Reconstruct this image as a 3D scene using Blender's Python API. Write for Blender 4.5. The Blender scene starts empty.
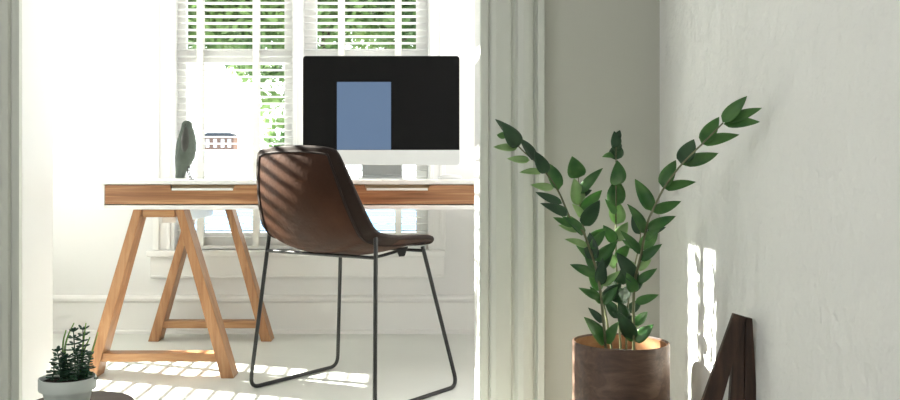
import bpy, bmesh, math, random
from mathutils import Vector as V, Matrix
random.seed(7)
COL = bpy.context.scene.collection
FPX, CX, CY, H = 900.0, 410.0, 176.0, 0.765
def P(x, y, d):                       # image measurement + measured distance -> point in the room
    return V(((x-CX)/FPX*d, d, H-(y-CY)/FPX*d))
ORG = {}
# ---------------------------------------------------------------- materials
def nmat(name):
    m = bpy.data.materials.new(name); m.use_nodes = True
    nt = m.node_tree; b = nt.nodes['Principled BSDF']; return m, nt, b
def plain(name, col, rough=.5, metal=0, var=.04, scale=12, bump=0, bscale=40, spec=.5, bdist=.01):
    m, nt, b = nmat(name); N = nt.nodes; L = nt.links
    tc = N.new('ShaderNodeTexCoord'); no = N.new('ShaderNodeTexNoise')
    no.inputs['Scale'].default_value = scale; no.inputs['Detail'].default_value = 5
    L.new(tc.outputs['Object'], no.inputs['Vector'])
    r = N.new('ShaderNodeValToRGB')
    c0 = [c*(1-var) for c in col]; c1 = [min(1, c*(1+var)) for c in col]
    r.color_ramp.elements[0].position = .3; r.color_ramp.elements[1].position = .7
    r.color_ramp.elements[0].color = (*c0, 1); r.color_ramp.elements[1].color = (*c1, 1)
    L.new(no.outputs['Fac'], r.inputs['Fac']); L.new(r.outputs['Color'], b.inputs['Base Color'])
    b.inputs['Roughness'].default_value = rough; b.inputs['Metallic'].default_value = metal
    b.inputs['Specular IOR Level'].default_value = spec
    if bump:
        n2 = N.new('ShaderNodeTexNoise'); n2.inputs['Scale'].default_value = bscale; n2.inputs['Detail'].default_value = 4
        L.new(tc.outputs['Object'], n2.inputs['Vector'])
        bu = N.new('ShaderNodeBump'); bu.inputs['Strength'].default_value = bump; bu.inputs['Distance'].default_value = bdist
        L.new(n2.outputs['Fac'], bu.inputs['Height']); L.new(bu.outputs['Normal'], b.inputs['Normal'])
    return m
def wood(name, dark, mid, light, axis='X', rough=.45, grain=28, stretch=14, bump=.08, spec=.4):
    m, nt, b = nmat(name); N = nt.nodes; L = nt.links
    tc = N.new('ShaderNodeTexCoord'); mp = N.new('ShaderNodeMapping')
    s = [grain]*3; s['XYZ'.index(axis)] = grain/stretch
    mp.inputs['Scale'].default_value = s
    L.new(tc.outputs['Object'], mp.inputs['Vector'])
    n1 = N.new('ShaderNodeTexNoise'); n1.inputs['Scale'].default_value = 1; n1.inputs['Detail'].default_value = 7
    n1.inputs['Roughness'].default_value = .62; n1.inputs['Distortion'].default_value = .6
    L.new(mp.outputs['Vector'], n1.inputs['Vector'])
    r = N.new('ShaderNodeValToRGB'); e = r.color_ramp.elements
    e[0].position = .3; e[0].color = (*dark, 1); e[1].position = .72; e[1].color = (*light, 1)
    k = e.new(.5); k.color = (*mid, 1)
    L.new(n1.outputs['Fac'], r.inputs['Fac']); L.new(r.outputs['Color'], b.inputs['Base Color'])
    bu = N.new('ShaderNodeBump'); bu.inputs['Strength'].default_value = bump; bu.inputs['Distance'].default_value = .004
    L.new(n1.outputs['Fac'], bu.inputs['Height']); L.new(bu.outputs['Normal'], b.inputs['Normal'])
    b.inputs['Roughness'].default_value = rough; b.inputs['Specular IOR Level'].default_value = spec
    return m
def leafmat(name, c_dark, c_light, trans=.35, rough=.35, scale=18):
    m, nt, b = nmat(name); N = nt.nodes; L = nt.links
    tc = N.new('ShaderNodeTexCoord'); no = N.new('ShaderNodeTexNoise'); no.inputs['Scale'].default_value = scale
    L.new(tc.outputs['Object'], no.inputs['Vector'])
    r = N.new('ShaderNodeValToRGB'); r.color_ramp.elements[0].position = .35; r.color_ramp.elements[1].position = .65
    r.color_ramp.elements[0].color = (*c_dark, 1); r.color_ramp.elements[1].color = (*c_light, 1)
    L.new(no.outputs['Fac'], r.inputs['Fac']); L.new(r.outputs['Color'], b.inputs['Base Color'])
    b.inputs['Roughness'].default_value = rough
    t = N.new('ShaderNodeBsdfTranslucent'); mx = N.new('ShaderNodeMixShader'); mx.inputs[0].default_value = trans
    L.new(r.outputs['Color'], t.inputs['Color'])
    out = N['Material Output']
    L.new(b.outputs[0], mx.inputs[1]); L.new(t.outputs[0], mx.inputs[2]); L.new(mx.outputs[0], out.inputs['Surface'])
    return m
def glassmat():
    m, nt, b = nmat('window glass'); N = nt.nodes; L = nt.links
    N.remove(b); tr = N.new('ShaderNodeBsdfTransparent'); tr.inputs[0].default_value = (.96, .985, .975, 1)
    g = N.new('ShaderNodeBsdfGlossy'); g.inputs['Roughness'].default_value = .02
    lw = N.new('ShaderNodeLayerWeight'); lw.inputs['Blend'].default_value = .12
    mx = N.new('ShaderNodeMixShader')
    L.new(lw.outputs['Fresnel'], mx.inputs[0]); L.new(tr.outputs[0], mx.inputs[1]); L.new(g.outputs[0], mx.inputs[2])
    L.new(mx.outputs[0], N['Material Output'].inputs['Surface']); return m
def screenmat():
    m, nt, b = nmat('dark display glass')
    b.inputs['Base Color'].default_value = (.007, .007, .007, 1); b.inputs['Roughness'].default_value = .4
    b.inputs['Specular IOR Level'].default_value = .05
    return m
def emis(name, col, s):
    m, nt, b = nmat(name); N = nt.nodes; L = nt.links
    tc = N.new('ShaderNodeTexCoord'); no = N.new('ShaderNodeTexNoise'); no.inputs['Scale'].default_value = 3
    L.new(tc.outputs['Object'], no.inputs['Vector'])
    r = N.new('ShaderNodeValToRGB'); r.color_ramp.elements[0].color = (*[c*.94 for c in col], 1); r.color_ramp.elements[1].color = (*[c*1.06 for c in col], 1)
    L.new(no.outputs['Fac'], r.inputs['Fac']); L.new(r.outputs['Color'], b.inputs['Emission Color'])
    b.inputs['Base Color'].default_value = (0.01, .01, .01, 1); b.inputs['Emission Strength'].default_value = s
    b.inputs['Specular IOR Level'].default_value = .1
    return m
M = {}
M['wall'] = plain('white painted plaster', (.76, .758, .745), .75, var=.012, scale=3, bump=.06, bscale=25)
M['plaster'] = plain('rough grey white plaster', (.82, .82, .785), .65, var=.02, scale=4, bump=.9, bscale=13, bdist=.02)
M['frontwall'] = plain('grey green painted wall', (.50, .50, .44), .7, var=.02, scale=3, bump=.1, bscale=30)
M['casing'] = plain('satin grey green casing paint', (.63, .645, .585), .5, var=.01, scale=3)
M['trim'] = plain('satin white trim paint', (.80, .795, .775), .4, var=.01, scale=3)
M['ceil'] = plain('white ceiling paint', (.82, .82, .8), .85, var=.01)
M['floor'] = plain('pale grey painted floor', (.68, .69, .65), .42, var=.03, scale=2.5, bump=.03, bscale=8, spec=.4)
M['blind'] = plain('white blind slats', (.84, .84, .82), .45, var=.01)
M['tape'] = plain('cream ladder tape', (.78, .77, .72), .8, var=.02, scale=60)
M['glass'] = glassmat()
M['white'] = plain('white lacquer', (.80, .80, .78), .35, var=.01)
M['deskwood'] = wood('walnut veneer drawer fronts', (.15, .06, .025), (.31, .145, .065), (.58, .34, .17), 'X', .4, 60, 34)
M['oak'] = wood('oiled pine trestle', (.25, .115, .05), (.37, .185, .085), (.47, .265, .135), 'Z', .45, 40, 9)
M['oakx'] = wood('oiled pine rail', (.27, .125, .055), (.39, .20, .09), (.49, .28, .14), 'X', .45, 40, 9)
M['pale'] = wood('pale birch', (.52, .36, .2), (.62, .46, .28), (.7, .55, .36), 'X', .5, 40, 9)
M['walnut'] = wood('dark walnut planks', (.018, .009, .006), (.05, .025, .016), (.10, .052, .035), 'Z', .5, 40, 10)
M['walnutx'] = wood('dark walnut round top', (.022, .01, .007), (.045, .022, .015), (.08, .04, .028), 'X', .5, 40, 8)
M['bark'] = wood('brown wood veneer pot', (.055, .028, .018), (.10, .055, .036), (.17, .10, .066), 'X', .5, 34, 10, bump=.3)
M['potin'] = wood('raw orange wood lining', (.22, .09, .035), (.30, .14, .06), (.38, .2, .09), 'X', .6, 34, 8)
M['leather'] = plain('dark brown leather', (.045, .018, .009), .5, var=.25, scale=7, bump=.15, bscale=90, spec=.12)
M['leatherin'] = plain('tan brown leather', (.24, .095, .042), .5, spec=.2, var=.25, scale=9, bump=.15, bscale=90)
M['edge'] = plain('near black leather edge', (.022, .013, .010), .6, var=.2, scale=9, spec=.12)
M['piping'] = plain('black leather piping', (.02, .013, .011), .6, var=.1, spec=.15)
M['steel'] = plain('black powder coated steel', (.02, .02, .02), .35, metal=.4, var=.1)
M['bare'] = plain('bare steel rod', (.55, .55, .53), .3, metal=1, var=.03)
M['alu'] = plain('brushed aluminium', (.55, .56, .55), .45, metal=.1, var=.02)
M['screen'] = screenmat()
M['bezel'] = plain('black bezel', (.014, .015, .014), .3, var=.05)
M['blue'] = emis('slate blue screen window', (.088, .138, .222), 1.0)
M['plastic'] = plain('white plastic', (.6, .6, .59), .3, var=.01)
M['stone'] = plain('grey green soapstone', (.07, .085, .07), .6, var=.3, scale=14, bump=.05, spec=.15)
M['stoned'] = plain('dark stone wing', (.03, .03, .025), .6, var=.3, scale=18)
M['cer'] = plain('matt pale grey ceramic', (.56, .60, .575), .55, var=.03, scale=20)
M['soil'] = plain('dark soil', (.03, .022, .016), .95, var=.5, scale=60, bump=.8, bscale=90)
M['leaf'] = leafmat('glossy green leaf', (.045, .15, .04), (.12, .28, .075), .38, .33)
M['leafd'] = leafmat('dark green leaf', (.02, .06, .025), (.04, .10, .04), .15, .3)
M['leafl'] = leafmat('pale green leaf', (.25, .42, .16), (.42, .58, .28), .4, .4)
M['stem'] = plain('brown green stem', (.12, .13, .06), .5, var=.3, scale=40)
M['succ'] = leafmat('dark succulent leaf', (.012, .05, .03), (.03, .09, .045), .08, .45)
M['tendril'] = leafmat('light green tendril', (.16, .34, .08), (.26, .46, .13), .3, .5)
M['tree'] = leafmat('garden tree leaves', (.03, .085, .022), (.17, .27, .09), .35, .5, scale=1.7)
M['trunk'] = plain('tree bark', (.06, .045, .035), .9, var=.4, scale=12, bump=.6)
M['ground'] = plain('pale terrace stone', (.74, .74, .72), .8, var=.03, scale=1)
M['water'] = plain('blue water', (.075, .19, .34), .9, var=.12, scale=.05, spec=.1)
M['brick'] = plain('brown red render', (.20, .11, .075), .9, var=.3, scale=2)
M['roof'] = plain('dark slate roof', (.05, .05, .055), .8, var=.2)
# ---------------------------------------------------------------- mesh helpers
def add_box(bm, lo, hi):
    vs = [bm.verts.new((x, y, z)) for z in (lo[2], hi[2]) for y in (lo[1], hi[1]) for x in (lo[0], hi[0])]
    for f in ((0,2,3,1), (4,5,7,6), (0,1,5,4), (2,6,7,3), (0,4,6,2), (1,3,7,5)):
        bm.faces.new([vs[i] for i in f])
def bx(lo, hi):
    bm = bmesh.new(); add_box(bm, lo, hi); return bm
def add_loft(bm, rings, caps=True, closed=True):
    R = [[bm.verts.new(p) for p in r] for r in rings]
    n = len(R[0])
    for a, b in zip(R, R[1:]):
        for i in range(n if closed else n-1):
            j = (i+1) % n
            bm.faces.new((a[i], a[j], b[j], b[i]))
    if caps and closed:
        bm.faces.new(R[0][::-1]); bm.faces.new(R[-1])
def add_tube(bm, pts, r, seg=10, r2=None, caps=True):
    pts = [V(p) for p in pts]; rings = []; n = len(pts); up = None
    for i, p in enumerate(pts):
        t = (pts[min(i+1, n-1)]-pts[max(i-1, 0)]).normalized()
        if up is None:
            up = V((0, 0, 1)) if abs(t.z) < .9 else V((1, 0, 0))
        a = t.cross(up).normalized(); up = a.cross(t).normalized()
        rr = r if r2 is None else r+(r2-r)*i/(n-1)
        rings.append([p+(a*math.cos(k*2*math.pi/seg)+up*math.sin(k*2*math.pi/seg))*rr for k in range(seg)])
    add_loft(bm, rings, caps)
def fillet(pts, r, n=7):
    pts = [V(p) for p in pts]; out = [pts[0]]
    for a, b, c in zip(pts, pts[1:], pts[2:]):
        d1 = (a-b).normalized(); d2 = (c-b).normalized()
        q1 = b+d1*r; q2 = b+d2*r
        for i in range(n+1):
            t = i/n; out.append(q1*(1-t)**2+b*2*t*(1-t)+q2*t*t)
    out.append(pts[-1]); return out
def smoothpath(pts, n=6):
    pts = [V(p) for p in pts]; out = []
    q = [pts[0]*2-pts[1]]+pts+[pts[-1]*2-pts[-2]]
    for i in range(1, len(q)-2):
        p0, p1, p2, p3 = q[i-1:i+3]
        for k in range(n):
            t = k/n
            out.append(.5*((2*p1)+(p2-p0)*t+(2*p0-5*p1+4*p2-p3)*t*t+(3*p1-p0-3*p2+p3)*t**3))
    out.append(pts[-1]); return out
def add_lathe(bm, c, prof, seg=64, caps=True):
    rings = [[V((c[0]+r*math.cos(k*2*math.pi/seg), c[1]+r*math.sin(k*2*math.pi/seg), z)) for k in range(seg)] for r, z in prof]
    add_loft(bm, rings, caps)
def add_prism(bm, pts, axis, a, b):     # polygon in the other two axes, extruded along axis from a to b
    def mk(p, t):
        return {'X': (t, p[0], p[1]), 'Y': (p[0], t, p[1]), 'Z': (p[0], p[1], t)}[axis]
    A = [bm.verts.new(mk(p, a)) for p in pts]; B = [bm.verts.new(mk(p, b)) for p in pts]
    n = len(pts)
    bm.faces.new(A[::-1]); bm.faces.new(B)
    for i in range(n):
        j = (i+1) % n; bm.faces.new((A[i], A[j], B[j], B[i]))
def obj(name, bm, mat, parent=None, bevel=0, smooth=False, loc=None, seg=2):
    bmesh.ops.recalc_face_normals(bm, faces=bm.faces[:])
    me = bpy.data.meshes.new(name)
    if parent is not None:
        o0 = ORG[parent.name]
    else:
        if loc is None:
            xs = [v.co.x for v in bm.verts]; ys = [v.co.y for v in bm.verts]; zs = [v.co.z for v in bm.verts]
            o0 = V(((min(xs)+max(xs))/2, (min(ys)+max(ys))/2, min(zs)))
        else: o0 = V(loc)
    for v in bm.verts: v.co -= o0
    bm.to_mesh(me); bm.free()
    o = bpy.data.objects.new(name, me); COL.objects.link(o)
    for m in (mat if isinstance(mat, (list, tuple)) else [mat]): me.materials.append(m)
    if parent is not None: o.parent = parent
    else: o.location = o0
    ORG[o.name] = o0
    if smooth:
        for p in me.polygons: p.use_smooth = True
        me.set_sharp_from_angle(angle=math.radians(smooth if smooth > 1 else 45))
    if bevel:
        b = o.modifiers.new('Bevel', 'BEVEL'); b.width = bevel; b.segments = seg; b.limit_method = 'ANGLE'
    return o
def thing(name, label, cat, loc, group=None):
    o = bpy.data.objects.new(name, None); COL.objects.link(o); o.location = loc; ORG[o.name] = V(loc)
    o.empty_display_size = .05
    o['label'] = label; o['category'] = cat
    if group: o['group'] = group
    return o
def tag(o, label, cat, group=None, kind=None):
    o['label'] = label; o['category'] = cat
    if group: o['group'] = group
    if kind: o['kind'] = kind
    return o
def struct(name, bm, mat, bevel=0, **k):
    o = obj(name, bm, mat, None, bevel, **k); o['kind'] = 'structure'; return o
def sroot(name, loc):
    o = bpy.data.objects.new(name, None); COL.objects.link(o); o.location = loc; ORG[o.name] = V(loc); o['kind'] = 'structure'; return o
def copy_tree(o, parent=None):
    c = o.copy(); COL.objects.link(c)
    if parent is not None: c.parent = parent
    for ch in list(o.children): copy_tree(ch, c)
    return c
# ---------------------------------------------------------------- room dimensions
YF, YB = 2.65, 2.86                  # door wall: camera side, far side
YW = 4.39                            # window wall
XL, XR = -1.90, 2.2                  # back room
FX0, FX1 = -2.1, .735                # front room
ZC = 2.7
DL, DR, DH = -1.142, .206, 2.15      # doorway
YK = -1.3
# floor & ceiling
struct('floor', bx((-2.25, YK-.12, -.08), (2.35, YW+.14, 0)), M['floor'])
bm = bmesh.new()
SK = (-.1, 2.95, 2.1, 4.05)          # unseen ceiling opening added as fill light for the back room
add_box(bm, (-2.25, YK-.12, ZC), (2.35, SK[1], ZC+.08)); add_box(bm, (-2.25, SK[3], ZC), (2.35, YW+.14, ZC+.08))
add_box(bm, (-2.25, SK[1], ZC), (SK[0], SK[3], ZC+.08)); add_box(bm, (SK[2], SK[1], ZC), (2.35, SK[3], ZC+.08))
struct('ceiling', bm, M['ceil'])
# wall pierced by openings, in the plane of one axis
def pierced(lo, hi, t0, t1, z0, z1, holes, axis):
    bm = bmesh.new()
    A = sorted({lo, hi}|{h[0] for h in holes}|{h[1] for h in holes})
    for a0, a1 in zip(A, A[1:]):
        am = (a0+a1)/2; cur = z0
        for h in sorted([h for h in holes if h[0] < am < h[1]], key=lambda h: h[2])+[(0, 0, z1, z1)]:
            if h[2]-cur > 1e-5:
                if axis == 'X': add_box(bm, (a0, t0, cur), (a1, t1, h[2]))
                else: add_box(bm, (t0, a0, cur), (t1, a1, h[2]))
            cur = h[3]
    return bm
W1 = (-1.146, -.571, .405, 2.22); W2 = (-.522, .088, .405, 2.22)
struct('wall_back', pierced(XL-.12, XR+.12, YW, YW+.13, 0, ZC, [W1, W2], 'X'), M['wall'])
LW = [(3.84, 4.17, .36, 2.27), (3.44, 3.71, .36, 1.2), (3.08, 3.42, .36, 2.335), (3.47, 3.82, 1.3, 2.27), (3.44, 3.70, 2.46, 2.66)]  # unseen; the two high ones are shaped to put sun on chair and jamb
struct('wall_left', pierced(YB, YW, XL-.12, XL, 0, ZC, LW, 'Y'), M['wall'])
RW = (3.05, 4.25, .25, 2.0)  # unseen opening added to fill the back room from the right
struct('wall_right', pierced(YB, YW, XR, XR+.12, 0, ZC, [RW], 'Y'), M['wall'])
# door wall: two painted faces
bm = pierced(-2.25, 2.35, YF, YB-.06, 0, ZC, [(DL, DR, 0, DH)], 'X')
struct('wall_front', bm, M['frontwall'])
bm = pierced(-2.25, 2.35, YB-.06, YB, 0, ZC, [(DL, DR, 0, DH)], 'X')
struct('wall_front_lining', bm, M['wall'])
struct('wall_side', bx((FX1, YK, 0), (FX1+.12, YF, ZC)), M['plaster'])
OW = (-.8, 1.2, .6, 2.05)  # unseen opening added to light the front room from the left
struct('wall_outer', pierced(YK, YF, FX0-.12, FX0, 0, ZC, [OW], 'Y'), M['frontwall'])
BW = (-.6, 0.2, 1.2, 2.0)  # small unseen opening added behind the camera for fill light
struct('wall_rear', pierced(FX0-.12, FX1+.12, YK-.12, YK, 0, ZC, [BW], 'X'), M['frontwall'])
struct('sun_blocker_roof', bx((-5.9, YK-.12, ZC), (-2.25, 2.3, ZC+.08)), M['ceil'])  # unseen slab added to keep direct sun out of the front room
# door jamb lining
bm = bmesh.new()
add_box(bm, (DL-.006, YF-.002, 0), (DL+.001, YB+.002, DH)); add_box(bm, (DR-.001, YF-.002, 0), (DR+.0, YB+.002, DH))
add_box(bm, (DL+.001, YF-.002, DH-.018), (DR-.001, YB+.002, DH))
struct('trim_1', bm, M['trim'], .002)
PROF = [(0, 0), (0, .02), (.022, .02), (.026, .014), (.031, .024), (.045, .029), (.088, .026), (.094, .016), (.102, .016),
        (.108, .030), (.124, .037), (.141, .034), (.152, .028), (.156, .017), (.163, .017), (.166, .034), (.185, .034), (.185, 0)]
for k, (x0, sg) in enumerate(((DR, 1), (DL, -1))):
    bm = bmesh.new(); add_prism(bm, [(x0+sg*a, YF-h) for a, h in PROF], 'Z', 0, DH+.18)
    struct('trim_%d' % (k+2), bm, M['casing'], .0015)
bm = bmesh.new(); add_prism(bm, [(YF-h, DH+a) for a, h in PROF], 'X', DL, DR)
struct('trim_4', bm, M['casing'], .0015)
for k, (x0, sg) in enumerate(((DR, 1), (DL, -1))):
    struct('trim_%d' % (k+5), bx((min(x0, x0+sg*.1), YB, 0), (max(x0, x0+sg*.1), YB+.02, DH+.1)), M['trim'], .003)
# baseboards
def baseboard(name, x0, x1, y):
    bm = bmesh.new()
    add_prism(bm, [(y, 0), (y-.018, 0), (y-.018, .15), (y-.03, .158), (y-.032, .172), (y-.02, .182), (y, .185)], 'X', x0, x1)
    add_prism(bm, [(y-.018, 0), (y-.03, 0), (y-.028, .012), (y-.018, .018)], 'X', x0, x1)
    struct(name, bm, M['trim'])
baseboard('baseboard_back', XL, XR, YW)
bm = bmesh.new(); add_prism(bm, [(XL, 0), (XL+.018, 0), (XL+.018, .15), (XL+.03, .172), (XL, .185)], 'Y', YB, YW-.032)
struct('baseboard_left', bm, M['trim'])
# ---------------------------------------------------------------- windows on the back wall
def sash_window(name, W, gx0, gx1):
    x0, x1, z0, z1 = W; r = sroot(name, ((x0+x1)/2, YW+.07, z0))
    ya, yb = YW+.055, YW+.09
    zm0, zm1 = 1.318, 1.392
    bm = bmesh.new()
    add_box(bm, (x0, ya, z0), (gx0, yb, z1)); add_box(bm, (gx1, ya, z0), (x1, yb, z1))
    add_box(bm, (gx0, ya, z0), (gx1, yb, z0+.08)); add_box(bm, (gx0, ya, zm0), (gx1, yb, zm1)); add_box(bm, (gx0, ya, z1-.06), (gx1, yb, z1))
    obj('window_frame', bm, M['trim'], r, .002)
    bm = bmesh.new(); add_box(bm, (gx0, YW+.07, z0+.08), (gx1, YW+.074, zm0)); add_box(bm, (gx0, YW+.07, zm1), (gx1, YW+.074, z1-.06))
    obj('window_pane', bm, M['glass'], r)
    return r
sash_window('window_1', W1, -1.105, -.62); sash_window('window_2', W2, -.461, .03)
# casing around the pair
def casing(bm, x0, x1, y, z0, z1, rise=(.018, .03)):
    w = x1-x0
    add_box(bm, (x0, y-rise[0], z0), (x1, y, z1))
    add_box(bm, (x0+w*.1, y-rise[1], z0), (x0+w*.32, y-rise[0], z1))
    add_box(bm, (x0+w*.66, y-rise[0]-.006, z0), (x0+w*.84, y-rise[0], z1))
bm = bmesh.new(); casing(bm, W1[0]-.105, W1[0], YW, W1[2], 2.3); struct('trim_7', bm, M['trim'], .002)
bm = bmesh.new(); casing(bm, W2[1], W2[1]+.085, YW, W1[2], 2.3); struct('trim_8', bm, M['trim'], .002)
bm = bmesh.new(); add_box(bm, (W1[1], YW-.018, W1[2]), (W2[0], YW, 2.3)); add_box(bm, (W1[1]+.008, YW-.028, W1[2]), (W1[1]+.02, YW-.018, 2.3))
struct('trim_9', bm, M['trim'], .002)
struct('trim_10', bx((W1[0]-.125, YW-.06, W1[2]-.03), (W2[1]+.085, YW+.055, W1[2])), M['trim'], .006)
bm = bmesh.new(); add_box(bm, (W1[0]-.115, YW-.022, .272), (W2[1]+.078, YW, W1[2]-.03)); add_box(bm, (W1[0]-.115, YW-.028, .272), (W2[1]+.078, YW-.022, .284))
struct('trim_11', bm, M['trim'], .003)
# blinds
def blind(label, a0, a1, z0, z1, pos, axis, pitch, sw, tilt, tapes, group, tw=.032):
    if axis == 'X': loc = ((a0+a1)/2, pos, z0)
    else: loc = (pos, (a0+a1)/2, z0)
    r = thing('window_blind', label, 'blind', loc, group)
    def mk(a, t, z): return (a, pos+t, z) if axis == 'X' else (pos-t, a, z)
    bm = bmesh.new(); z = z1-.05; th = .0022
    while z > z0+.03:
        c, s = math.cos(tilt), math.sin(tilt)
        pr = []
        for u in (-1, -.33, .33, 1):
            t = u*sw/2; cr = .0025*(1-u*u); pr.append((t*c, z-t*s+cr))
        poly = [(t, q+th/2) for t, q in pr]+[(t, q-th/2) for t, q in pr[::-1]]
        A = [bm.verts.new(mk(a0+.006, t, q)) for t, q in poly]; B = [bm.verts.new(mk(a1-.006, t, q)) for t, q in poly]
        bm.faces.new(A); bm.faces.new(B[::-1])
        for i in range(len(poly)):
            j = (i+1) % len(poly); bm.faces.new((A[i], B[i], B[j], A[j]))
        z -= pitch
    obj('slats', bm, M['blind'], r)
    for t0 in tapes:
        for sgn in (-1, 1):
            if axis == 'X': lo, hi = (t0, pos+sgn*(sw/2+.003)-.0007, z0+.012), (t0+tw, pos+sgn*(sw/2+.003)+.0007, z1-.03)
            else: lo, hi = (pos+sgn*(sw/2+.003)-.0007, t0, z0+.012), (pos+sgn*(sw/2+.003)+.0007, t0+tw, z1-.03)
            obj('ladder_tape', bx(lo, hi), M['tape'], r)
    for nm, q0, q1 in (('bottom_rail', z0+.002, z0+.018), ('head_rail', z1-.04, z1-.001)):
        if axis == 'X': lo, hi = (a0+.004, pos-.018, q0), (a1-.004, pos+.018, q1)
        else: lo, hi = (pos-.018, a0+.004, q0), (pos+.018, a1-.004, q1)
        obj(nm, bx(lo, hi), M['blind'], r, .002)
    return r
T = math.radians(8)
blind('white slatted blind in the left back window beside the stone bird', W1[0], W1[1], W1[2], W1[3], YW+.025, 'X', .0328, .032, T, [-1.0425, -.769], 'window blinds behind the desk')
blind('white slatted blind in the right back window behind the monitor', W2[0], W2[1], W2[2], W2[3], YW+.025, 'X', .0328, .032, T, [-.352, -.0735], 'window blinds behind the desk')
for k, (y0, y1, z0, z1) in enumerate(LW):
    r = sroot('window_%d' % (k+3), (XL-.07, (y0+y1)/2, z0))
    bm = bmesh.new()
    add_box(bm, (XL-.09, y0, z0), (XL-.06, y0+.012, z1)); add_box(bm, (XL-.09, y1-.012, z0), (XL-.06, y1, z1))
    add_box(bm, (XL-.09, y0+.012, z0), (XL-.06, y1-.012, z0+.03)); add_box(bm, (XL-.09, y0+.012, z1-.03), (XL-.06, y1-.012, z1))
    obj('window_frame', bm, M['trim'], r)
    obj('window_pane', bx((XL-.078, y0+.012, z0+.03), (XL-.074, y1-.012, z1-.03)), M['glass'], r)
    if k == 4: continue
    nm = ['nearest the back wall', 'low in the middle', 'nearest the doorway', 'high in the middle'][k]
    tp = {0: [3.972], 2: [3.265]}.get(k, [])
    blind('white slatted blind in the left side wall window '+nm, y0, y1, z0, z1, XL-.03, 'Y', .052, .025, .28 if k == 3 else -.06, tp, 'side window blinds', tw=.03)
# ---------------------------------------------------------------- desk
DX0, DX1, DY0, DY1, DZ0, DZ1 = -1.161, 1.065, 3.36, 4.30, .640, .750
desk = thing('desk', 'long white desk with walnut drawer fronts on wooden trestles', 'desk', ((DX0+DX1)/2, (DY0+DY1)/2, DZ0))
bm = bmesh.new(); add_box(bm, (DX0, DY0, DZ1-.016), (DX1, DY1, DZ1)); obj('desktop', bm, M['white'], desk, .0015)
bm = bmesh.new(); add_box(bm, (DX0, DY0, DZ0), (DX0+.02, DY1, DZ1-.016)); add_box(bm, (DX1-.02, DY0, DZ0), (DX1, DY1, DZ1-.016))
add_box(bm, (DX0+.02, DY0, DZ0), (DX1-.02, DY1, DZ0+.016)); add_box(bm, (DX0+.02, DY1-.016, DZ0+.016), (DX1-.02, DY1, DZ1-.016))
obj('carcass', bm, M['white'], desk, .001)
fw = (DX1-DX0-.04)/3
for k in range(3):
    a = DX0+.02+k*fw+.0015; b = a+fw-.003; c = (a+b)/2; zt, zb = DZ1-.0185, DZ0+.020; hw = .121
    bm = bmesh.new(); y0 = DY0+.001; y1 = DY0+.02
    add_prism(bm, [(a, zb), (b, zb), (b, zt), (c+hw, zt), (c+hw-.006, zt-.021), (c-hw+.006, zt-.021), (c-hw, zt), (a, zt)], 'Y', y0, y1)
    dr = obj('drawer', bm, M['deskwood'], desk, .0008)
    bm = bmesh.new(); add_box(bm, (c-hw+.007, y0-.001, zt-.0205), (c+hw-.007, y1+.012, zt-.012)); obj('drawer_pull', bm, M['white'], dr, .001)
    bm = bmesh.new(); add_box(bm, (c-hw, y1+.014, zt-.03), (c+hw, y1+.02, zt)); obj('drawer_lip', bm, M['pale'], dr)
# ---------------------------------------------------------------- trestles
def trestle(cx):
    r = thing('trestle', 'orange pine A-frame trestle holding the left end of the desk', 'trestle', (cx, 3.83, 0), 'trestles under the desk')
    dep = .095
    def frame(ya, cx):
        yb = ya+dep
        for s in (-1, 1):
            ot, ob, w = .095, .285, .044
            bm = bmesh.new()
            add_prism(bm, [(cx+s*ot, DZ0-.002), (cx+s*ob, 0), (cx+s*(ob-w-.004), 0), (cx+s*(ot-w+.012), DZ0-.002)], 'Y', ya, yb)
            obj('leg', bm, M['oak'], r, .002)
        # foot rail, let in between the legs
        z0, z1 = .060, .092
        xa = .285-.19*z0/DZ0-.042
        obj('foot_rail', bx((cx-xa, ya+.012, z0), (cx+xa, yb-.018, z1)), M['oakx'], r, .002)
        obj('head_rail', bx((cx-.060, ya+.004, DZ0-.031), (cx+.060, yb-.004, DZ0-.003)), M['oakx'], r, .0015)
    frame(3.40, cx-.008); frame(4.155, cx+.018)
    obj('top_beam', bx((cx-.020, 3.40+dep, DZ0-.058), (cx+.034, 4.155, DZ0-.002)), M['white'], r, .002)  # white colour stands in for bright light on the beam
    return r
t1 = trestle(-.943)
t2 = copy_tree(t1); t2.location.x = .85
t2['label'] = 'pine A-frame trestle under the right end of the desk beyond the doorway'
# ---------------------------------------------------------------- monitor
mo = thing('computer_monitor', 'large silver all-in-one computer monitor with black screen on the desk', 'monitor', (-.125, 3.98, DZ1))
dM = 3.92; s = FPX/dM
X0, X1 = (303-CX)/s, (459.5-CX)/s
Zt, Zm, Zb = H-(56-CY)/s, H-(150-CY)/s, H-(165-CY)/s
def rrect(x0, x1, z0, z1, r, n=6):
    out = []
    for cx_, cz_, a0 in ((x1-r, z1-r, 0), (x0+r, z1-r, 90), (x0+r, z0+r, 180), (x1-r, z0+r, 270)):
        for i in range(n+1):
            a = math.radians(a0+90*i/n); out.append((cx_+r*math.cos(a), cz_+r*math.sin(a)))
    return out
bm = bmesh.new()
ro = rrect(X0, X1, Zb, Zt, .014)
cxm, czm = (X0+X1)/2, (Zb+Zt)/2
rings = []
for y, k in ((dM, 1), (dM+.006, 1), (dM+.02, .93), (dM+.04, .6), (dM+.05, .3)):
    rings.append([V((cxm+(x-cxm)*k, y, czm+(z-czm)*k)) for x, z in ro])
add_loft(bm, rings); shell = obj('housing', bm, M['alu'], mo, 0, smooth=30)
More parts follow.
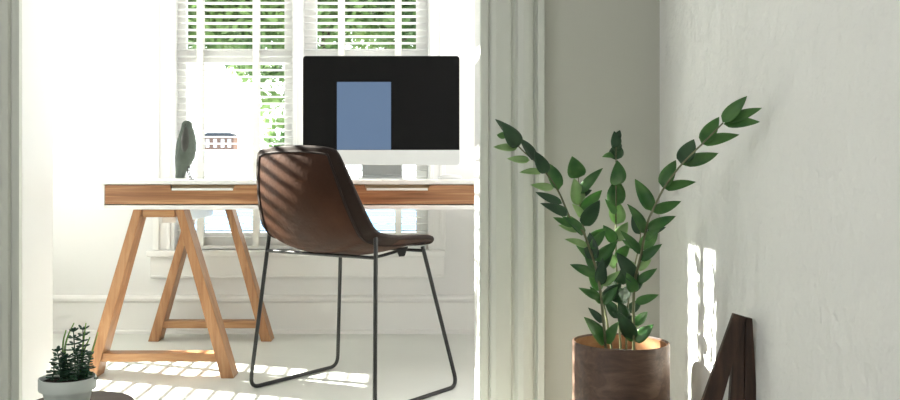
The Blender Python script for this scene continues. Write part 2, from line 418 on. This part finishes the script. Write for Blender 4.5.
# front: black display area and silver chin
bm = bmesh.new(); rr = rrect(X0, X1, Zm, Zt, .014)
rr = [(x, max(z, Zm)) for x, z in rr]; rr = [p for p in rr if p[1] > Zm+.0141]+[(X0, Zm), (X1, Zm)]
add_prism(bm, rr, 'Y', dM-.003, dM)
scr = obj('screen', bm, M['screen'], mo)
a0, a1, b0, b1 = (337-CX)/s, (391-CX)/s, H-(150-CY)/s+.001, H-(82-CY)/s
obj('screen_window', bx((a0, dM-.0038, b0), (a1, dM-.0031, b1)), M['blue'], scr)['label'] = 'blue rectangle lit on the black screen'
bm = bmesh.new(); rr = rrect(X0, X1, Zb, Zm+.03, .014); rr = [(x, min(z, Zm)) for x, z in rr]
rr = [p for i, p in enumerate(rr) if p[1] < Zm-.0141-.0 or False]+[(X1, Zm), (X0, Zm)]
add_prism(bm, rr, 'Y', dM-.003, dM); obj('chin', bm, M['alu'], mo)
# stand
bm = bmesh.new()
prof = [(dM+.12, DZ1+.006), (dM+.155, DZ1+.012), (dM+.15, DZ1+.03), (dM+.06, .98), (dM+.048, .99), (dM+.046, .97), (dM+.135, DZ1+.02), (dM+.118, DZ1+.012)]
add_prism(bm, [(y, z) for y, z in prof], 'X', cxm-.09, cxm+.09); obj('stand_neck', bm, M['alu'], mo, .001)
bm = bmesh.new(); add_prism(bm, [(x, y) for x, y in rrect(cxm-.1, cxm+.1, dM-.03, dM+.16, .012)], 'Z', DZ1+.0005, DZ1+.0065)
obj('stand_foot', bm, M['alu'], mo, .001)
# mouse
mc = P(450, 178, 3.85); mc.z = DZ1
bm = bmesh.new()
rings = []
for t, k in ((0, .93), (.25, 1), (.55, .93), (.8, .72), (.95, .42), (1, .12)):
    rings.append([V((mc.x+.052*k*math.cos(a), mc.y+.032*k*math.sin(a), DZ1+.001+.021*t)) for a in [i*2*math.pi/28 for i in range(28)]])
add_loft(bm, rings)
mouse = tag(obj('computer_mouse', bm, M['plastic'], None, smooth=60), 'low white computer mouse on the desk right of the monitor', 'mouse')
# ---------------------------------------------------------------- stone bird
bc = P(186, 178, 3.62); bc.z = DZ1
bird = thing('bird_figurine', 'grey green stone bird figurine standing upright on the white desk', 'figurine', (bc.x, bc.y, DZ1))
sb = FPX/3.62
secs = [(178, 175.5, 184.5, .020), (172, 175.8, 186, .022), (166, 175.5, 190, .028), (158, 175.3, 194.5, .036), (150, 176, 196, .040), (142, 177.2, 196, .041),
        (135, 179, 195, .038), (129, 181, 193, .030), (126, 181.6, 192.2, .026), (123.5, 182, 191.8, .024), (121.8, 183.2, 190.8, .018), (120.6, 185.2, 189, .008)]
rings = []
for y, xa, xb, dp in secs:
    z = H-(y-CY)/sb; xm = ((xa+xb)/2-CX)/sb; hw = (xb-xa)/2/sb
    rings.append([V((xm+hw*math.cos(a), bc.y+dp*math.sin(a), z)) for a in [i*2*math.pi/28 for i in range(28)]])
bm = bmesh.new(); add_loft(bm, rings); body = obj('body', bm, M['stone'], bird, smooth=50)
rings = []
for y, xa, xb, dp in ((152, 185.5, 188, .041), (148, 184, 190.5, .0425), (142, 183.6, 191.5, .044), (136, 184, 191, .0405), (130.5, 185.2, 190, .034), (127.5, 186.3, 188.5, .028)):
    z = H-(y-CY)/sb; xm = ((xa+xb)/2-CX)/sb; hw = (xb-xa)/2/sb
    rings.append([V((xm+hw*math.cos(a), bc.y-dp+.006*math.sin(a)+.003, z)) for a in [i*2*math.pi/16 for i in range(16)]])
bm = bmesh.new(); add_loft(bm, rings); obj('back_marking', bm, M['stoned'], bird, smooth=50)
bm = bmesh.new(); q = V((bc.x+.0, bc.y, 0))
bk = [P(187, 124.5, 3.62), P(187, 126.5, 3.62)]
add_tube(bm, [bk[0]+V((0, -.018, 0)), bk[1]+V((0, -.034, -.003))], .006, 8, .001); obj('beak', bm, M['stoned'], bird, smooth=50)
bm = bmesh.new()
for dy in (-.012, .012):
    a = P(189.5, 166, 3.62); b = P(188.3, 171, 3.62); c = P(191, 178, 3.62); c.z = DZ1+.002
    for p in (a, b, c): p.y += dy
    add_tube(bm, smoothpath([a, b, c]), .0022, 8)
    e = c+V((.012, -.002, 0)); add_tube(bm, [c+V((-.006, 0, 0)), e], .002, 8)
obj('feet', bm, M['steel'], bird, smooth=60)
# ---------------------------------------------------------------- chair
O = V((-.201, 3.235, 0)); U = V((.60, .80, 0)); Wv = V((.80, -.60, 0))
def CH(f, w, z): return O+U*f+Wv*w+V((0, 0, z))
chair = thing('desk_chair', 'brown leather shell chair on black wire legs in front of the desk', 'chair', O)
cen = [(-.330, .858), (-.334, .80), (-.322, .70), (-.287, .61), (-.236, .532), (-.15, .502), (-.05, .492), (.06, .497), (.15, .512), (.205, .522), (.222, .512)]
rim = [(-.290, .848), (-.278, .79), (-.250, .70), (-.222, .63), (-.192, .583), (-.135, .565), (-.05, .556), (.06, .551), (.14, .546), (.195, .538), (.212, .526)]
wid = [.187, .199, .222, .240, .252, .252, .245, .235, .224, .208, .200]
def interp(tab, t):
    t = max(0, min(.9999, t))*(len(tab)-1); i = int(t); u = t-i
    g = lambda j: tab[max(0, min(len(tab)-1, j))]
    def cr(a, b, c, d): return .5*(2*b+(c-a)*u+(2*a-5*b+4*c-d)*u*u+(3*b-a-3*c+d)*u**3)
    a, b, c, d = g(i-1), g(i), g(i+1), g(i+2)
    if isinstance(a, tuple): return tuple(cr(*q) for q in zip(a, b, c, d))
    return cr(a, b, c, d)
def shellpt(a, b, off=0.0):           # a across -1..1, b along -1..1
    a2 = a*(1-.085*abs(b)**7); b2 = b*(1-.045*abs(a)**6)
    t = (b2+1)/2
    c = interp(cen, t); r = interp(rim, t); w = interp(wid, t)
    k = abs(a2)**2.1
    return CH(c[0]+(r[0]-c[0])*k, w*a2, c[1]+(r[1]-c[1])*k)
NA, NB = 33, 61
grid = [[shellpt(-1+2*i/(NA-1), -1+2*j/(NB-1)) for i in range(NA)] for j in range(NB)]
def normal(i, j):
    i0, i1, j0, j1 = max(i-1, 0), min(i+1, NA-1), max(j-1, 0), min(j+1, NB-1)
    return (grid[j][i1]-grid[j][i0]).cross(grid[j1][i]-grid[j0][i]).normalized()
nm0 = normal(NA//2, NB//2)
sgn = 1 if nm0.z > 0 else -1          # inner side points up / forward
def layer(bm, off): return [[bm.verts.new(grid[j][i]+normal(i, j)*sgn*off) for i in range(NA)] for j in range(NB)]
def sheet(name, o0, o1, mat):
    bm = bmesh.new(); A = layer(bm, o0); B = layer(bm, o1)
    for j in range(NB-1):
        for i in range(NA-1):
            bm.faces.new((A[j][i], A[j][i+1], A[j+1][i+1], A[j+1][i])); bm.faces.new((B[j][i], B[j+1][i], B[j+1][i+1], B[j][i+1]))
    loop = [(j, 0) for j in range(NB)]+[(NB-1, i) for i in range(1, NA)]+[(j, NA-1) for j in range(NB-2, -1, -1)]+[(0, i) for i in range(NA-2, 0, -1)]
    for (p, q) in zip(loop, loop[1:]+loop[:1]):
        bm.faces.new((A[p[0]][p[1]], B[p[0]][p[1]], B[q[0]][q[1]], A[q[0]][q[1]]))
    return obj(name, bm, mat, chair, smooth=60)
sh = sheet('seat_shell', -.009, 0, [M['leather'], M['edge']])
for k, f_ in enumerate(sh.data.polygons):
    if k < 2*(NA-1)*(NB-1):
        q_ = k//2; i_ = q_ % (NA-1); j_ = q_//(NA-1); a_ = abs(-1+2*(i_+.5)/(NA-1)); b_ = -1+2*(j_+.5)/(NB-1)
        if (a_ > .84 or b_ < -.93) and b_ < .2: f_.material_index = 1
sheet('seat_pad', .0002, .010, M['leatherin'])
# rim binding
loop = [(-1, -1+2*k/50) for k in range(50)]+[(-1+2*k/24, 1) for k in range(24)]+[(1, 1-2*k/50) for k in range(50)]+[(1-2*k/24, -1) for k in range(24)]
def ringtube(pts, r, seg=10):
    bm = bmesh.new(); n = len(pts); rings = []
    for i, p in enumerate(pts):
        t = (pts[(i+1) % n]-pts[i-1]).normalized()
        a = t.cross(V((.3, .2, .9))).normalized(); u = a.cross(t).normalized()
        rings.append([bm.verts.new(p+(a*math.cos(k*2*math.pi/seg)+u*math.sin(k*2*math.pi/seg))*r) for k in range(seg)])
    for i in range(n):
        A, B = rings[i], rings[(i+1) % n]
        # keep rings aligned
        best = min(range(seg), key=lambda s_: (A[0].co-B[s_].co).length)
        for k in range(seg):
            bm.faces.new((A[k], A[(k+1) % seg], B[(k+1+best) % seg], B[(k+best) % seg]))
    return bm
obj('rim_binding', ringtube([shellpt(a, b) for a, b in loop], .009), M['piping'], chair, smooth=70)
il = []
for a, b in loop:
    p = shellpt(a*.84, b*.93); e = 1e-3
    n_ = (shellpt(a*.84+e, b*.93)-p).cross(shellpt(a*.84, b*.93+e)-p).normalized()*sgn
    il.append(p-n_*.0105)
obj('piping', ringtube(il, .0035, 8), M['piping'], sh, smooth=70)
# wire frame
RT = .0072
for sg in (-1, 1):
    pts = [CH(-.178, sg*.245, .575), CH(-.236, sg*.2875, RT), CH(.236, sg*.2875, RT), CH(.150, sg*.195, .512)]
    bm = bmesh.new(); add_tube(bm, fillet(pts, .045), RT, 12); obj('wire_leg', bm, M['steel'], chair, smooth=70)
bm = bmesh.new(); add_tube(bm, fillet([CH(-.186, -.252, .497), CH(-.186, .252, .497)], .01), .006, 10)
obj('rear_crossbar', bm, M['steel'], chair, smooth=70)
bm = bmesh.new(); add_tube(bm, [CH(.145, -.20, .497), CH(.145, .20, .497)], .006, 10); obj('front_crossbar', bm, M['steel'], chair, smooth=70)
for sg in (-1, 1):
    bm = bmesh.new(); add_tube(bm, fillet([CH(-.186, sg*.10, .497), CH(-.02, sg*.11, .478), CH(.145, sg*.11, .497)], .05), .0055, 10)
    obj('seat_strut', bm, M['bare' if sg < 0 else 'steel'], chair, smooth=70)
    bm = bmesh.new(); c = CH(.10, sg*.14, .485)
    add_prism(bm, [(c.x-.022, .505), (c.x+.022, .512), (c.x+.010, .478), (c.x-.010, .476)], 'Y', c.y-.012, c.y+.012)
    obj('mounting_bracket', bm, M['steel'], chair, .002)
# ---------------------------------------------------------------- big potted plant
PC = V((.538, 2.30, 0))
pot = thing('planter', 'tall round brown wood veneer planter by the right wall', 'planter', PC)
bm = bmesh.new(); R = .1215; ZR = .343
add_lathe(bm, PC, [(R-.004, .001), (R, .004), (R, ZR-.002), (R-.0015, ZR), (R-.0045, ZR), (R-.006, ZR-.002), (R-.006, .02), (.01, .02)], 72)
pb = obj('planter_body', bm, M['bark'], pot, smooth=40)
bm = bmesh.new(); add_lathe(bm, PC, [(R-.0062, .25), (R-.0062, ZR-.004), (R-.0085, ZR-.004), (R-.0085, .25)], 72, caps=False); obj('lining', bm, M['potin'], pot, smooth=40)
bm = bmesh.new(); add_lathe(bm, PC, [(R-.012, .27), (R-.009, .302), (.07, .310), (.02, .314)], 48); obj('soil', bm, M['soil'], pot, smooth=60)
zz = thing('potted_plant', 'tall leafy green plant growing from the brown wooden planter', 'plant', (PC.x, PC.y, .30))
def add_leaf(bm, base, tip, width, nrm, fold=.22, droop=.06, n=9):
    ax = tip-base; L = ax.length; ax.normalize()
    side = ax.cross(nrm).normalized(); nn = side.cross(ax).normalized()
    prev = None
    for i in range(n+1):
        t = i/n; w = width/2*(t**.52*(1-t)**.95/.388 if 0 < t < 1 else 0)
        c = base+ax*(L*t)+nn*(droop*L*math.sin(math.pi*t))
        if w < 1e-5: row = [bm.verts.new(c)]
        else:
            up = nn*(fold*w)
            row = [bm.verts.new(c-side*w+up), bm.verts.new(c-side*w*.5+up*.35), bm.verts.new(c), bm.verts.new(c+side*w*.5+up*.35), bm.verts.new(c+side*w+up)]
        if prev:
            if len(prev) == 1 and len(row) == 5:
                for k in range(4): bm.faces.new((prev[0], row[k], row[k+1]))
            elif len(prev) == 5 and len(row) == 1:
                for k in range(4): bm.faces.new((prev[k], row[0], prev[k+1]))
            elif len(prev) == 5:
                for k in range(4): bm.faces.new((prev[k], row[k], row[k+1], prev[k+1]))
        prev = row
def stem_plant(stem, leaves, d0, d1, mat, wr=.38, r=.0042):
    # stem: list of (x, y) measured; d0 distance at the foot, d1 at the tip
    n = len(stem); pts = [P(x, y, d0+(d1-d0)*(i/(n-1))**1.3) for i, (x, y) in enumerate(stem)]
    pts[0].z = min(pts[0].z, .30)
    foot = V((pts[0].x, pts[0].y, .27)); 
    path = smoothpath([foot]+pts)
    bm = bmesh.new(); add_tube(bm, path, r, 8, r*.35); st = obj('stem', bm, M['stem'], zz, smooth=70)
    groups = {}
    for lf in leaves:
        bx_, by_, tx, ty = lf[:4]; kind = lf[4] if len(lf) > 4 else mat; wf = lf[5] if len(lf) > 5 else wr
        best = min(path, key=lambda p: (CX+p.x*FPX/p.y-bx_)**2+(CY-(p.z-H)*FPX/p.y-by_)**2)
        base = P(bx_, by_, best.y); dd = random.uniform(-.03, .03)
        tip = P(tx, ty, best.y+dd)
        L = (tip-base).length
        nr = V((random.uniform(-.5, .5), -1, random.uniform(.1, .75)))
        base = base.lerp(best, .6)
        g = groups.setdefault(kind, bmesh.new())
        add_leaf(g, base, tip, max(.02, L*wf), nr, random.uniform(.15, .4), random.uniform(-.04, .1))
    for k, g in groups.items():
        o = obj('foliage', g, M[k], st, smooth=80)
        so = o.modifiers.new('Solidify', 'SOLIDIFY'); so.thickness = .0007
def z3(l): return [(600+a/2.5, 80+b/2.5) for a, b in l]
def lf(scale, ox, oy, rows):
    return [tuple([ox+r[0]/scale, oy+r[1]/scale, ox+r[2]/scale, oy+r[3]/scale]+list(r[4:])) for r in rows]
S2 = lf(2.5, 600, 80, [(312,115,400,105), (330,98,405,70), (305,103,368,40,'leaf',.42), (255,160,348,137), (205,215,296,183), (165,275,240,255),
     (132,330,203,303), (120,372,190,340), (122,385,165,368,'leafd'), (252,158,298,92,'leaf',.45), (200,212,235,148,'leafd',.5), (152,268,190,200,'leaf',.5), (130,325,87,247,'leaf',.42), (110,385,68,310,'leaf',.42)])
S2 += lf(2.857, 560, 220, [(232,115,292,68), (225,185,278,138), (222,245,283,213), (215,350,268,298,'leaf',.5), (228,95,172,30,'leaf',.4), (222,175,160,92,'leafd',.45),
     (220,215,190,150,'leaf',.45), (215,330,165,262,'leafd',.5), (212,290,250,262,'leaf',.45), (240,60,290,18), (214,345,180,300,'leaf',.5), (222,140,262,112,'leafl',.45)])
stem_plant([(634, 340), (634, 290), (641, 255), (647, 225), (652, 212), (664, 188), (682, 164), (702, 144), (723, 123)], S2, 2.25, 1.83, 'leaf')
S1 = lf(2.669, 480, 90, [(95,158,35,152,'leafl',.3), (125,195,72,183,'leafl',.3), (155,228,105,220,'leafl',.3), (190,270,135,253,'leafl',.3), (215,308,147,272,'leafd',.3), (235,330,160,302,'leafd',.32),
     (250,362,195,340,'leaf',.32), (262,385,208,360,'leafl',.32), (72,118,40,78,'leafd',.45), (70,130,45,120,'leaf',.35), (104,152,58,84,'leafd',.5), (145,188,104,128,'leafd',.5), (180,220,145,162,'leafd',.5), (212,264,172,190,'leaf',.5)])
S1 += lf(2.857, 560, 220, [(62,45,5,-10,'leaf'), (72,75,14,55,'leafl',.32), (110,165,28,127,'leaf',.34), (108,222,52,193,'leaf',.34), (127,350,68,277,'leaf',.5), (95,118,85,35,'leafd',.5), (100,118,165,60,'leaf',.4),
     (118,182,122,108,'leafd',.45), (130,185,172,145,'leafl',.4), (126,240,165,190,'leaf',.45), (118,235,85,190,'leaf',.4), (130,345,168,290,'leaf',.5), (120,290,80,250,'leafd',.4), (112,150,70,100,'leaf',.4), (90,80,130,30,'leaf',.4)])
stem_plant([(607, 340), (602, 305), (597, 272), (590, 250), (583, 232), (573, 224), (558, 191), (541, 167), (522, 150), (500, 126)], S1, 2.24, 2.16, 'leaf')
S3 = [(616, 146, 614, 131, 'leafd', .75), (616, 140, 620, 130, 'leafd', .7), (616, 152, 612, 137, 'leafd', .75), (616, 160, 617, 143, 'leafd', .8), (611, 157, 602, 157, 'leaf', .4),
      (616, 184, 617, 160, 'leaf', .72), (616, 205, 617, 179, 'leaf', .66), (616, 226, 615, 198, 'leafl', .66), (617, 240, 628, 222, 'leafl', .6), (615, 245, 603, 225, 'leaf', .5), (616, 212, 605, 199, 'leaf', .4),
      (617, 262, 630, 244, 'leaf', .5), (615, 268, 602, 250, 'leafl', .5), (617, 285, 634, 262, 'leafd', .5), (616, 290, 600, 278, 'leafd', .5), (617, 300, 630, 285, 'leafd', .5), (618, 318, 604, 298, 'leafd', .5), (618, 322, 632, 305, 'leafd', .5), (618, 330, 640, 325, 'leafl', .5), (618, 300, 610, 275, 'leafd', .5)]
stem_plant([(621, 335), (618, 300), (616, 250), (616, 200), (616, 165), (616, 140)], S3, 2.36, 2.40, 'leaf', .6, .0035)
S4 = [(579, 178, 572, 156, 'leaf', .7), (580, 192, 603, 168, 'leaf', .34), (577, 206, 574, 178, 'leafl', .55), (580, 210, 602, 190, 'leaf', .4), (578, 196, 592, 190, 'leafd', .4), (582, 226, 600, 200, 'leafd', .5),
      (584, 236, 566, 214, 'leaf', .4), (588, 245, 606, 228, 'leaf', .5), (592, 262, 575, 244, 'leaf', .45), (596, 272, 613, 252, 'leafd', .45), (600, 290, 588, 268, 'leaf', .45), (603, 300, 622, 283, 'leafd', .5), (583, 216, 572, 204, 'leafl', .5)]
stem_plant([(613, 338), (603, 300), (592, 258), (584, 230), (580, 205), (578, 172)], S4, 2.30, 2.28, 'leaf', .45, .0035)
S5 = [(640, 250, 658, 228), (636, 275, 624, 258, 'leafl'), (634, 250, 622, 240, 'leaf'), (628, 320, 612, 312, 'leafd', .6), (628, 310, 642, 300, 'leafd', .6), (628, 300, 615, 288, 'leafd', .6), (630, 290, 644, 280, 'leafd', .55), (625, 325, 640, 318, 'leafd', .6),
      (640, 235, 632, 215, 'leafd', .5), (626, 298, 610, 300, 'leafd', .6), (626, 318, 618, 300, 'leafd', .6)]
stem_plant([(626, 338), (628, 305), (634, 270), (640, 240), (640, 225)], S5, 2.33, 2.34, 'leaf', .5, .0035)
# ---------------------------------------------------------------- dark A-frame stand by the right wall
dS = 1.90; sS = FPX/dS
st = thing('wooden_stand', 'dark walnut A-frame plank stand leaning by the right plaster wall', 'stand', ((715-CX)/sS, dS+.03, 0))
def px(x, y, d=dS): q = P(x, y, d); return (q.x, q.z)
def at_floor(xa, ya, xb, yb, d=dS):         # extend a measured edge down to the floor
    a, b = px(xa, ya, d), px(xb, yb, d); t = -a[1]/(b[1]-a[1]); return (a[0]+(b[0]-a[0])*t, 0)
bm = bmesh.new()
add_prism(bm, [px(734, 313.5), at_floor(734, 313.5, 703, 400), at_floor(746, 318, 723, 400), px(746, 317)], 'Y', dS, dS+.012)
obj('leg', bm, M['walnut'], st, .0012)
d2 = dS+.013
bm = bmesh.new()
add_prism(bm, [px(735.5, 314.5, d2), at_floor(734, 345, 730.5, 400, d2), at_floor(745, 317, 744, 400, d2), px(745, 317, d2)], 'Y', d2, d2+.014)
obj('leg', bm, M['walnut'], st, .0012)
bm = bmesh.new()
add_prism(bm, [px(745.3, 317, d2), at_floor(745.3, 317, 744.4, 400, d2), at_floor(752.5, 318.5, 757, 400, d2), px(752.3, 318.5, d2)], 'Y', d2-.002, d2+.012)
obj('brace', bm, M['walnut'], st, .0012)
# ---------------------------------------------------------------- small stool and succulent
dT = 2.13; sT = FPX/dT
TC = P(80, 403, dT); TZ = TC.z; TR = 52/sT
stool = thing('side_table', 'low round dark walnut side table by the left door jamb', 'table', (TC.x, TC.y, 0))
bm = bmesh.new(); add_lathe(bm, TC, [(TR-.01, TZ-.022), (TR-.002, TZ-.02), (TR, TZ-.012), (TR, TZ-.003), (TR-.003, TZ), (.01, TZ)], 72); obj('tabletop', bm, M['walnutx'], stool, smooth=40)
for k in range(3):
    a = math.radians(90+120*k+20); dx, dy = math.cos(a), math.sin(a)
    bm = bmesh.new(); add_tube(bm, [(TC.x+dx*.065, TC.y+dy*.065, TZ-.0222), (TC.x+dx*.105, TC.y+dy*.105, 0.001)], .012, 14, .008); obj('leg', bm, M['walnutx'], stool, smooth=50)
dP = 2.08; sP = FPX/dP
K = P(67.5, 377, dP); KR = 27.5/sP; KH = K.z-TZ; kz = TZ+.0005
cp = thing('flower_pot', 'small pale grey ceramic pot on the round walnut table', 'pot', (K.x, K.y, kz))
bm = bmesh.new()
add_lathe(bm, K, [(KR*.66, kz), (KR*.72, kz+.003), (KR*.86, kz+KH*.58), (KR*.885, kz+KH*.60), (KR*.99, kz+KH*.62), (KR, kz+KH*.66), (KR*1.0, kz+KH-.002), (KR*.985, kz+KH), (KR*.95, kz+KH), (KR*.93, kz+KH-.003), (KR*.88, kz+KH*.6), (KR*.6, kz+.012)], 64)
obj('pot_body', bm, M['cer'], cp, smooth=35)
bm = bmesh.new(); add_lathe(bm, K, [(KR*.86, kz+KH*.62), (KR*.9, kz+KH-.010), (KR*.5, kz+KH-.006), (.003, kz+KH-.005)], 40); obj('soil', bm, M['soil'], cp, smooth=60)
sc = thing('succulent', 'small dark green succulent with light tendrils in the grey pot', 'plant', (K.x, K.y, kz+KH-.008))
def rosette_stem(x0, y0, x1, y1, d, n, lw):
    a = P(x0, y0, d); b = P(x1, y1, d+.005); a.z = min(a.z, kz+KH-.008)
    bm = bmesh.new(); add_tube(bm, [a, a.lerp(b, .5)+V((.002, 0, 0)), b], .0018, 8, .0012); s_ = obj('stem', bm, M['succ'], sc, smooth=70)
    bm = bmesh.new()
    for k in range(n):
        t = .1+.9*k/(n-1); c = a.lerp(b, t); m = 6 if k%2 else 5
        for q in range(m):
            an = q*2*math.pi/m+k*1.3+random.uniform(-.2, .2)
            L = lw*(1.15-.55*t)*random.uniform(.6, 1.2)
            dr = V((math.cos(an), math.sin(an), random.uniform(-.1, .25)+.7*(t**7)))
            dr.normalize(); s1 = dr.cross(V((0, 0, 1))).normalized(); u1 = s1.cross(dr)
            rings = []
            for tt, w in ((0, .12), (.3, .55), (.65, 1), (.9, .7), (1, .15)):
                cc = c+dr*L*tt; rings.append([cc+(s1*math.cos(w_)*.0043+u1*math.sin(w_)*.002)*w for w_ in [i*math.pi/3 for i in range(6)]])
            add_loft(bm, rings)
    obj('foliage', bm, M['succ'], s_, smooth=70)
rosette_stem(75, 378, 73.5, 332, dP+.005, 8, .030); rosette_stem(82, 378, 83, 330, dP+.015, 9, .027)
rosette_stem(61, 378, 57.5, 352, dP-.002, 8, .027); rosette_stem(69, 380, 66, 358, dP-.01, 7, .030); rosette_stem(52, 376, 54, 366, dP+.01, 3, .02); rosette_stem(77, 380, 77, 352, dP-.012, 7, .027); rosette_stem(86, 378, 89, 356, dP, 6, .024)
for k, pts in enumerate([[(66, 372), (65, 350), (68, 336), (74, 323)], [(63, 372), (63, 345), (66, 330)], [(80, 372), (83, 345), (86, 323)], [(84, 372), (92, 352), (98, 332)], [(80, 372), (84, 352), (90, 337)]]):
    bm = bmesh.new(); pp = [P(x, y, dP+.012+.003*k) for x, y in pts]; pp[0].z = kz+KH-.010
    add_tube(bm, smoothpath(pp), .0030, 8, .0014); obj('tendril', bm, M['tendril'], sc, smooth=70)
# ---------------------------------------------------------------- outside
bm = bx((-60, 6.0, -3.3), (40, 34, -3.0)); o = obj('terrace', bm, M['ground']); o['kind'] = 'structure'
o = obj('water_surface', bx((-260, 34.0, -3.6), (200, 419.9, -3.1)), M['water']); tag(o, 'strip of blue water seen between the blind slats', 'water', kind='stuff')
tree = thing('garden_tree', 'green leafy tree outside behind the back windows', 'tree', (-.85, 9, -3))
bm = bmesh.new(); add_tube(bm, smoothpath([(-.85, 9, -3), (-.83, 9, -1), (-.86, 9.05, 1.5), (-.85, 9.5, 2.6)]), .11, 12, .05)
for k in range(9):
    a = k*2.4; z = 1.6+.22*k
    add_tube(bm, [(-.86, 9.05, z), (-.86+math.cos(a)*.7, 9.05+math.sin(a)*.5, z+.5), (-.86+math.cos(a)*1.4, 9.05+math.sin(a)*.9, z+.8)], .03, 6, .01)
obj('trunk', bm, M['trunk'], tree, smooth=60)
bm = bmesh.new()
def leafquad(c, sz):
    a = V((random.gauss(0, 1), random.gauss(0, 1), random.gauss(0, 1))).normalized()
    b = a.cross(V((random.gauss(0, 1), random.gauss(0, 1), random.gauss(0, 1)))).normalized()
    vs = [bm.verts.new(c+a*sz), bm.verts.new(c+b*sz*.45), bm.verts.new(c-a*sz), bm.verts.new(c-b*sz*.45)]
    bm.faces.new(vs)
blobs = []
for k in range(150):
    c = V((random.uniform(-2.6, .5), random.uniform(8.3, 10), random.uniform(2.15, 3.6)))
    blobs.append((c, random.uniform(.25, .45)))
for c in [(-1.42, 9, 1.9), (-1.36, 9, 1.65), (-1.33, 8.9, 1.4), (-1.30, 9, 1.15), (-1.28, 9, .95), (-1.1, 9.1, 1.6), (-1.05, 9, 1.2), (-.9, 9, 1.9), (-.3, 9, 1.8), (.1, 9, 1.9), (-1.6, 9, 1.95)]:
    blobs.append((V(c), .17))
for c, r in blobs:
    for k in range(int(360*(r/.35)**2)):
        d = V((random.gauss(0, 1), random.gauss(0, 1), random.gauss(0, 1))).normalized()*r*random.uniform(.5, 1)**.5
        leafquad(c+d, random.uniform(.035, .065))
obj('foliage', bm, M['tree'], tree)
o = obj('shore', bx((-320, 420, -3.6), (260, 640, -2.6)), M['ground']); o['kind'] = 'structure'
hs = thing('building', 'far brown and white building seen through the left blind beside the bird', 'building', (-92, 436, -2.6))
obj('lower_storeys', bx((-99, 430, -2.6), (-84, 442, 13.5)), M['ground'], hs)
ub = obj('upper_storeys', bx((-98.6, 430.4, 13.5), (-84.4, 441.6, 19.6)), M['brick'], hs)
for x in (-96.8, -93.2, -89.6, -86.4):
    obj('building_window', bx((x-.8, 430.2, 14.4), (x+.8, 430.39, 18.4)), M['white'], ub)
bm = bmesh.new(); add_prism(bm, [(-99.5, 19.6), (-83.5, 19.6), (-86, 21.4), (-97, 21.4)], 'Y', 429.5, 442.5); obj('roof', bm, M['roof'], hs)
# ---------------------------------------------------------------- light
w = bpy.data.worlds.new('World'); bpy.context.scene.world = w; w.use_nodes = True
bg = w.node_tree.nodes['Background']; bg.inputs[0].default_value = (.975, .985, 1, 1); bg.inputs[1].default_value = 2.35
sl = bpy.data.lights.new('sun', 'SUN'); sl.energy = 33; sl.angle = math.radians(.45); sl.color = (1, .945, .86)
so = bpy.data.objects.new('sun', sl); COL.objects.link(so)
be = math.atan(.38); d = V((math.cos(be), -math.sin(be), 0)); d = V((d.x, d.y, -.635*d.x)).normalized()
so.rotation_euler = d.to_track_quat('-Z', 'Y').to_euler(); so.location = (-6, 6, 5)
def portal(c, sx, sy, direction):
    l = bpy.data.lights.new('daylight_opening', 'AREA'); l.shape = 'RECTANGLE'; l.size = sx; l.size_y = sy; l.cycles.is_portal = True
    o = bpy.data.objects.new('daylight_opening', l); COL.objects.link(o); o.location = c
    o.rotation_euler = V(direction).to_track_quat('-Z', 'Y').to_euler()
portal(((SK[0]+SK[2])/2, (SK[1]+SK[3])/2, ZC+.09), SK[2]-SK[0], SK[3]-SK[1], (0, 0, -1))
portal((XR+.13, (RW[0]+RW[1])/2, (RW[2]+RW[3])/2), RW[1]-RW[0], RW[3]-RW[2], (-1, 0, 0))
portal((FX0-.13, (OW[0]+OW[1])/2, (OW[2]+OW[3])/2), OW[1]-OW[0], OW[3]-OW[2], (1, 0, 0))
portal(((BW[0]+BW[1])/2, YK-.13, (BW[2]+BW[3])/2), BW[1]-BW[0], BW[3]-BW[2], (0, 1, 0))
portal(((W1[0]+W2[1])/2, YW+.14, (W1[2]+W1[3])/2), W2[1]-W1[0], W1[3]-W1[2], (0, -1, 0))
portal((XL-.13, 3.52, 1.31), 1.1, 1.92, (1, 0, 0))
# ---------------------------------------------------------------- camera
cam = bpy.data.cameras.new('camera'); co = bpy.data.objects.new('camera', cam); COL.objects.link(co)
cam.sensor_width = 36; cam.lens = 36; cam.shift_x = (450-CX)/900; cam.shift_y = -(200-CY)/900; cam.clip_start = .05; cam.clip_end = 800
co.location = (0, 0, H); co.rotation_euler = (math.pi/2, 0, 0)
sc_ = bpy.context.scene; sc_.camera = co
vs = sc_.view_settings; vs.view_transform = 'Standard'; vs.look = 'None'; vs.gamma = 1; vs.exposure = 0.5
